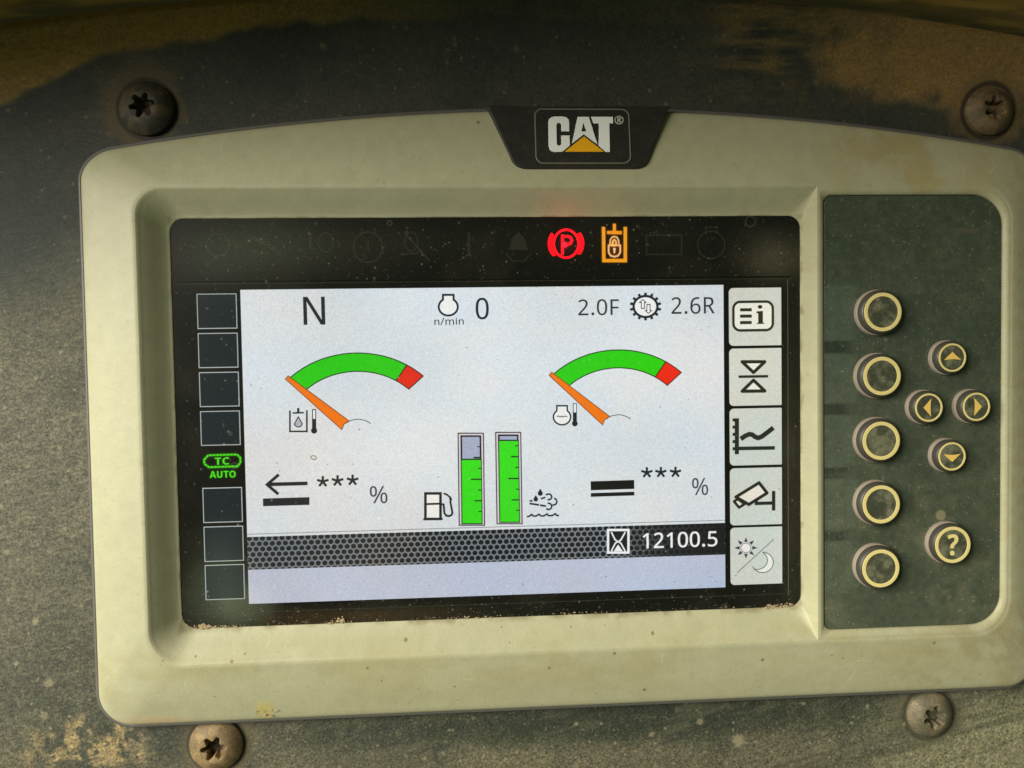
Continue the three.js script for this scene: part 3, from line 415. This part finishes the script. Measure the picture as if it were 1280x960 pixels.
const flatRing = (r0, r1, z, h = 0.1) => lathe([[r0, z - 0.2], [r0, z + h * 0.6], [r0 + 0.06, z + h], [r1 - 0.06, z + h], [r1, z + h * 0.6], [r1, z - 0.2]]);
const font = await new FontLoader().loadAsync('fonts/droid/droid_sans_bold.typeface.json');
function button(px, py, rBase, rOut, rIn, mark) {
  const H = 3.5, [x, y] = pm(px, py, KZ + H), k = rBase - rOut;
  const at = (g) => g.translate(x, y, KZ);
  const b = part('push_button', at(lathe([[rBase - 0.7, -0.6], [rBase - 0.36, 1.3], [rBase - 0.25, 1.7], [rBase - 0.22, 2.2], [rBase - 0.36, 2.8], [rBase - k * 0.62, H - 0.22], [rOut + 0.12, H - 0.05], [rOut - 0.1, H - 0.02]])), rubber);
  const cg = lathe([[0, H], [rIn * 0.7, H], [rIn, H - 0.01], [rOut - 0.05, H - 0.02], [rOut, H - 0.3]]); { const ox = (rnd() - 0.5) * 40, oy = (rnd() - 0.5) * 40; planarUV(cg, [-28 + ox, 28 + ox, -28 + oy, 28 + oy]); } part('button_cap', at(cg), capMat, b);
  part('collar', at(lathe([[rBase + 0.1, -0.6], [rBase + 0.04, 0.2], [rBase, 1.15], [rBase - 0.08, 1.32], [rBase - 0.25, 1.4], [rBase - 0.6, 1.3]])), collarMat, b);
  part('ring', at(flatRing(rIn, rOut, H)), ringMat, b);
  if (mark === '?') {
    const sh = font.generateShapes('?', 5.4), g = new THREE.ExtrudeGeometry(sh, { depth: 0.12, bevelEnabled: false, curveSegments: 8 }); g.computeBoundingBox(); const q = g.boundingBox; g.translate(-(q.max.x + q.min.x) / 2, -(q.max.y + q.min.y) / 2, H - 0.01); g.scale(1, 1.12, 1);
    part('question_mark', at(g), ringMat, b); b.userData.label = 'button marked with a question mark';
  } else if (mark) {
    const s = new THREE.Shape(); s.moveTo(-2.55, -0.75); s.lineTo(0, 1.75); s.lineTo(2.55, -0.75); s.quadraticCurveTo(0, -0.25, -2.55, -0.75);
    const g = new THREE.ExtrudeGeometry(s, { depth: 0.12, bevelEnabled: false, curveSegments: 8 }); g.scale(0.98, 0.9, 1); g.rotateZ({ up: 0, left: Math.PI / 2, down: Math.PI, right: -Math.PI / 2 }[mark]); g.translate(0, 0, H - 0.01);
    part('arrow', at(g), amberMat, b); b.userData.label = 'small button with an arrow pointing ' + mark;
  }
}
for (const [x, y] of [[1103.5, 390], [1102.5, 470], [1101.5, 551], [1101.5, 630.5], [1101, 710.5]]) button(x, y, 6.55, 5.45, 4.4);
button(1190.5, 447, 5.0, 4.05, 3.5, 'up'); button(1161, 509.5, 5.0, 4.05, 3.5, 'left'); button(1220.5, 508.5, 5.0, 4.05, 3.5, 'right'); button(1190, 570.5, 5.0, 4.05, 3.5, 'down');
button(1191, 681, 6.2, 5.25, 4.3, '?');

// ---------------------------------------------------------------- emblem plate in the notch of the top edge
{
  const Z0 = 4.35, Y0 = 85, TILT = new THREE.Matrix4().makeTranslation(0, Y0, Z0).multiply(new THREE.Matrix4().makeRotationX(-0.135)).multiply(new THREE.Matrix4().makeTranslation(0, -Y0, 0));
  const tilt = (g, z = 0) => g.translate(0, 0, z).applyMatrix4(TILT);
  const e = (x, y) => pm(x, y, 4.6), zc = (x, y) => e(600 + x * 0.1875, 120 + y * 0.1875);
  const blackMat = new THREE.MeshStandardMaterial({ map: dataTex(256, 128, [0, 54, 74, 97], (x, y) => { const f = vn(x * 5, y * 5, 121); return mix3([34, 33, 28], [58, 54, 44], f * f * fbm(x * 0.4, y * 0.4, 3, 122) * 2); }), roughness: 0.5 });
  const q = new THREE.Shape(), P = [e(609.5, 131), e(644, 212.5), e(806, 212.5), e(838, 131)]; q.moveTo(...P[0]); q.lineTo(mixf(P[0][0], P[1][0], 0.85), mixf(P[0][1], P[1][1], 0.85)); q.quadraticCurveTo(...P[1], P[1][0] + 3.4, P[1][1]); q.lineTo(P[2][0] - 3.4, P[2][1]); q.quadraticCurveTo(...P[2], mixf(P[3][0], P[2][0], 0.85), mixf(P[3][1], P[2][1], 0.85)); q.lineTo(...P[3]);
  const badge = part('emblem_badge', planarUV(tilt(extrude(q, 3.2, 0.35, -2.7, 3)), [0, 54, 74, 97]), blackMat);
  badge.userData.label = 'black badge with white letters over an orange triangle';
  const a = e(668, 134.5), b = e(788, 207), rim = rrShape(a[0], b[1], b[0], a[1], 2.2), inner = rrShape(a[0] + 0.36, b[1] + 0.36, b[0] - 0.36, a[1] - 0.36, 1.9); rim.holes.push(inner);
  part('emblem_border', tilt(extrude(rim, 0.3, 0.08, 0.4, 2)), new THREE.MeshStandardMaterial({ color: new THREE.Color().setRGB(0.2, 0.17, 0.12), roughness: 0.45 }), badge);
  part('emblem_plate', planarUV(tilt(extrude(rrShape(a[0] + 0.37, b[1] + 0.37, b[0] - 0.37, a[1] - 0.37, 1.9), 0.25, 0, 0.35)), [0, 54, 74, 97]), blackMat, badge);
  const white = new THREE.MeshStandardMaterial({ color: new THREE.Color().setRGB(0.93, 0.95, 0.88), roughness: 0.4 }), orange = new THREE.MeshStandardMaterial({ color: new THREE.Color().setRGB(0.95, 0.46, 0.01), roughness: 0.4 });
  const letter = (pts, hole) => { const s = shapeOf(pts.map(([x, y]) => zc(x, y))); if (hole) s.holes.push(new THREE.Path(hole.map(([x, y]) => new THREE.Vector2(...zc(x, y))))); return part('letter', tilt(extrude(s, 0.22, 0.05, 0.56, 1)), white, badge); };
  letter([[500, 135], [552, 135], [575, 140], [590, 154], [595, 172], [595, 240], [542, 240], [542, 196], [538, 184], [526, 178], [514, 184], [510, 196], [510, 324], [514, 335], [525, 340], [536, 335], [540, 324], [540, 268], [597, 268], [597, 338], [548, 381], [498, 384], [474, 378], [460, 362], [456, 342], [455, 176], [461, 154], [477, 140]]);
  letter([[652, 137], [727, 137], [780, 330], [692, 260], [610, 326]], [[690, 178], [676, 240], [692, 252], [709, 251]].slice(0, 2).concat([[709, 240]]));
  letter([[742, 137], [888, 137], [888, 184], [863, 184], [862, 383], [836, 383], [788, 340], [793, 184], [757, 184]]);
  part('triangle', tilt(extrude(shapeOf([[692, 274], [822, 382], [560, 382]].map(([x, y]) => zc(x, y))), 0.22, 0.05, 0.56, 1)), orange, badge);
  const c = zc(928, 160), ring = new THREE.Shape(); ring.absarc(c[0], c[1], 1.25, 0, Math.PI * 2); const hole = new THREE.Path(); hole.absarc(c[0], c[1], 1.02, 0, Math.PI * 2); ring.holes.push(hole);
  const r = new THREE.ExtrudeGeometry(font.generateShapes('R', 1.45), { depth: 0.15, bevelEnabled: false, curveSegments: 4 }); r.computeBoundingBox(); r.translate(c[0] - r.boundingBox.max.x / 2, c[1] - 0.7, 0.6);
  part('registered_mark', [tilt(extrude(ring, 0.15, 0, 0.58)), tilt(r)], new THREE.MeshStandardMaterial({ color: new THREE.Color().setRGB(0.62, 0.58, 0.44), roughness: 0.5 }), badge);
}

// ---------------------------------------------------------------- four bolts through the dashboard
function bolt(px, py, R, h, turn, tint, dust, label, lean = [0, 0]) {
  const [x, y] = pm(px, py, DASH_Z + 0.8), N = 96, LR = [-9, 9, -9, 9];
  const t = thing('bolt', label, 'bolt', [x, y, DASH_Z], 'bolts round the monitor');
  const torx = (k, z) => { const o = []; for (let i = 0; i < N; i++) { const a = i / N * 2 * Math.PI, c = Math.cos(6 * (a - turn)), r = k * (2.78 + 0.66 * Math.sign(c) * Math.abs(c) ** 0.8); o.push([r * Math.cos(a), r * Math.sin(a), z]); } return o; };
  const circ = (r, z) => Array.from({ length: N }, (_, i) => { const a = i / N * 2 * Math.PI; return [r * Math.cos(a), r * Math.sin(a), z]; });
  const map = dataTex(192, 192, LR, (u, v) => { const f = fbm(u * 0.35 + px, v * 0.35 + py, 4, 131), g = vn(u * 4 + px, v * 4, 132); const c = mix3(tint, dust, sm(0.35, 0.68, f)); return c.map((w) => w * (0.86 + g * 0.28)); });
  const head = loft([circ(R, -1), circ(R, 0.7), circ(R - 0.1, 0.95), circ(R - 0.4, 1.2), circ(R * 0.86, h * 0.58), circ(R * 0.7, h * 0.85), circ(R * 0.56, h * 0.97), circ(R * 0.5, h), torx(1.08, h), torx(1.0, h - 0.25), torx(0.94, h - 3.2)]);
  const mat = new THREE.MeshStandardMaterial({ map, roughness: 0.66, metalness: 0.08 }), mat2 = new THREE.MeshStandardMaterial({ color: new THREE.Color().setRGB(0.06, 0.04, 0.022), roughness: 0.9 });
  const hd = obj('head', planarUV(head, LR), mat, t);
  obj('socket_floor', planarUV(loft([torx(0.945, h - 3.1), torx(0.5, h - 3.3)], true), LR), mat2, t);
  t.rotation.set(lean[0], lean[1], 0);
}
bolt(183, 135.5, 7.6, 3.5, 0.2, [56, 53, 40], [88, 75, 50], 'dark bolt with a rusty socket above the upper left corner of the pale frame', [-0.06, -0.04]);
bolt(1237, 138.5, 7.3, 3.4, 0.55, [92, 78, 52], [118, 98, 66], 'brown dusty bolt above the upper right part of the pale frame', [-0.05, 0.02]);
bolt(270, 931, 7.6, 3.3, 0.1, [118, 98, 66], [146, 122, 82], 'tan bolt with a clear star socket under the lower left of the frame');
bolt(1163, 893, 7.1, 3.2, 0.35, [98, 92, 70], [124, 112, 84], 'grey brown bolt below the frame, under the question mark button');

// ---------------------------------------------------------------- crumbs of dry mud along the lower edge of the glass and on the frame
{
  const grains = [], add = (px, py, z, r) => { const g = new THREE.IcosahedronGeometry(1, 1), p = g.attributes.position; for (let i = 0; i < p.count; i++) { const k = 0.75 + 0.5 * vn(p.getX(i) * 2 + px, p.getY(i) * 2 + py, 141); p.setXYZ(i, p.getX(i) * k, p.getY(i) * k, p.getZ(i) * k); } g.computeVertexNormals(); const [x, y] = pm(px, py, z); g.rotateZ(rnd() * 6); g.scale(r * (0.8 + rnd()), r * (0.6 + rnd() * 0.5), r * 0.6); g.translate(x, y, z); grains.push(g); };
  const clump = (x0, y0, x1, y1, n, r, spread) => { for (let i = 0; i < n; i++) { const t = rnd(), w = rnd() ** 2; add(mixf(x0, x1, t), mixf(y0, y1, t) + 0.6 - w * spread, 0.3, 0.06 + rnd() ** 4 * r); } };
  clump(243, 784.6, 262, 784, 70, 0.5, 4); clump(262, 784, 296, 783.2, 60, 0.25, 2.5); clump(408, 779.5, 418, 779, 26, 0.4, 4); clump(419, 778.5, 433, 778, 40, 0.55, 8); clump(560, 774, 622, 771.5, 50, 0.25, 3); clump(930, 762.5, 958, 761, 40, 0.22, 3); clump(955, 761, 990, 757, 150, 0.36, 4.5); clump(700, 768.5, 760, 766, 30, 0.2, 3);
  for (let i = 0; i < 130; i++) { const t = rnd(); add(mixf(250, 985, t), mixf(783.5, 756.8, t) + rnd() * 1.6 - 1.2, 0.35, 0.05 + rnd() ** 3 * 0.14); }
  for (let i = 0; i < 46; i++) { const [q, w] = [rnd() * 6.3, rnd() ** 0.7 * 13]; add(331 + w * 1.2 * Math.cos(q), 888 + w * 0.75 * Math.sin(q), 2.6, 0.08 + rnd() ** 3 * 0.28); }
  for (const g of grains) { if (g.index) g.toNonIndexed(); }
  const o = obj('dry_mud_crumbs', grains, new THREE.MeshStandardMaterial({ color: new THREE.Color().setRGB(0.36, 0.27, 0.15), roughness: 0.95 }));
  o.userData = { kind: 'stuff', label: 'tan crumbs of dry mud along the bottom edge of the display', category: 'dirt' };
}
renderer.render(scene, camera);
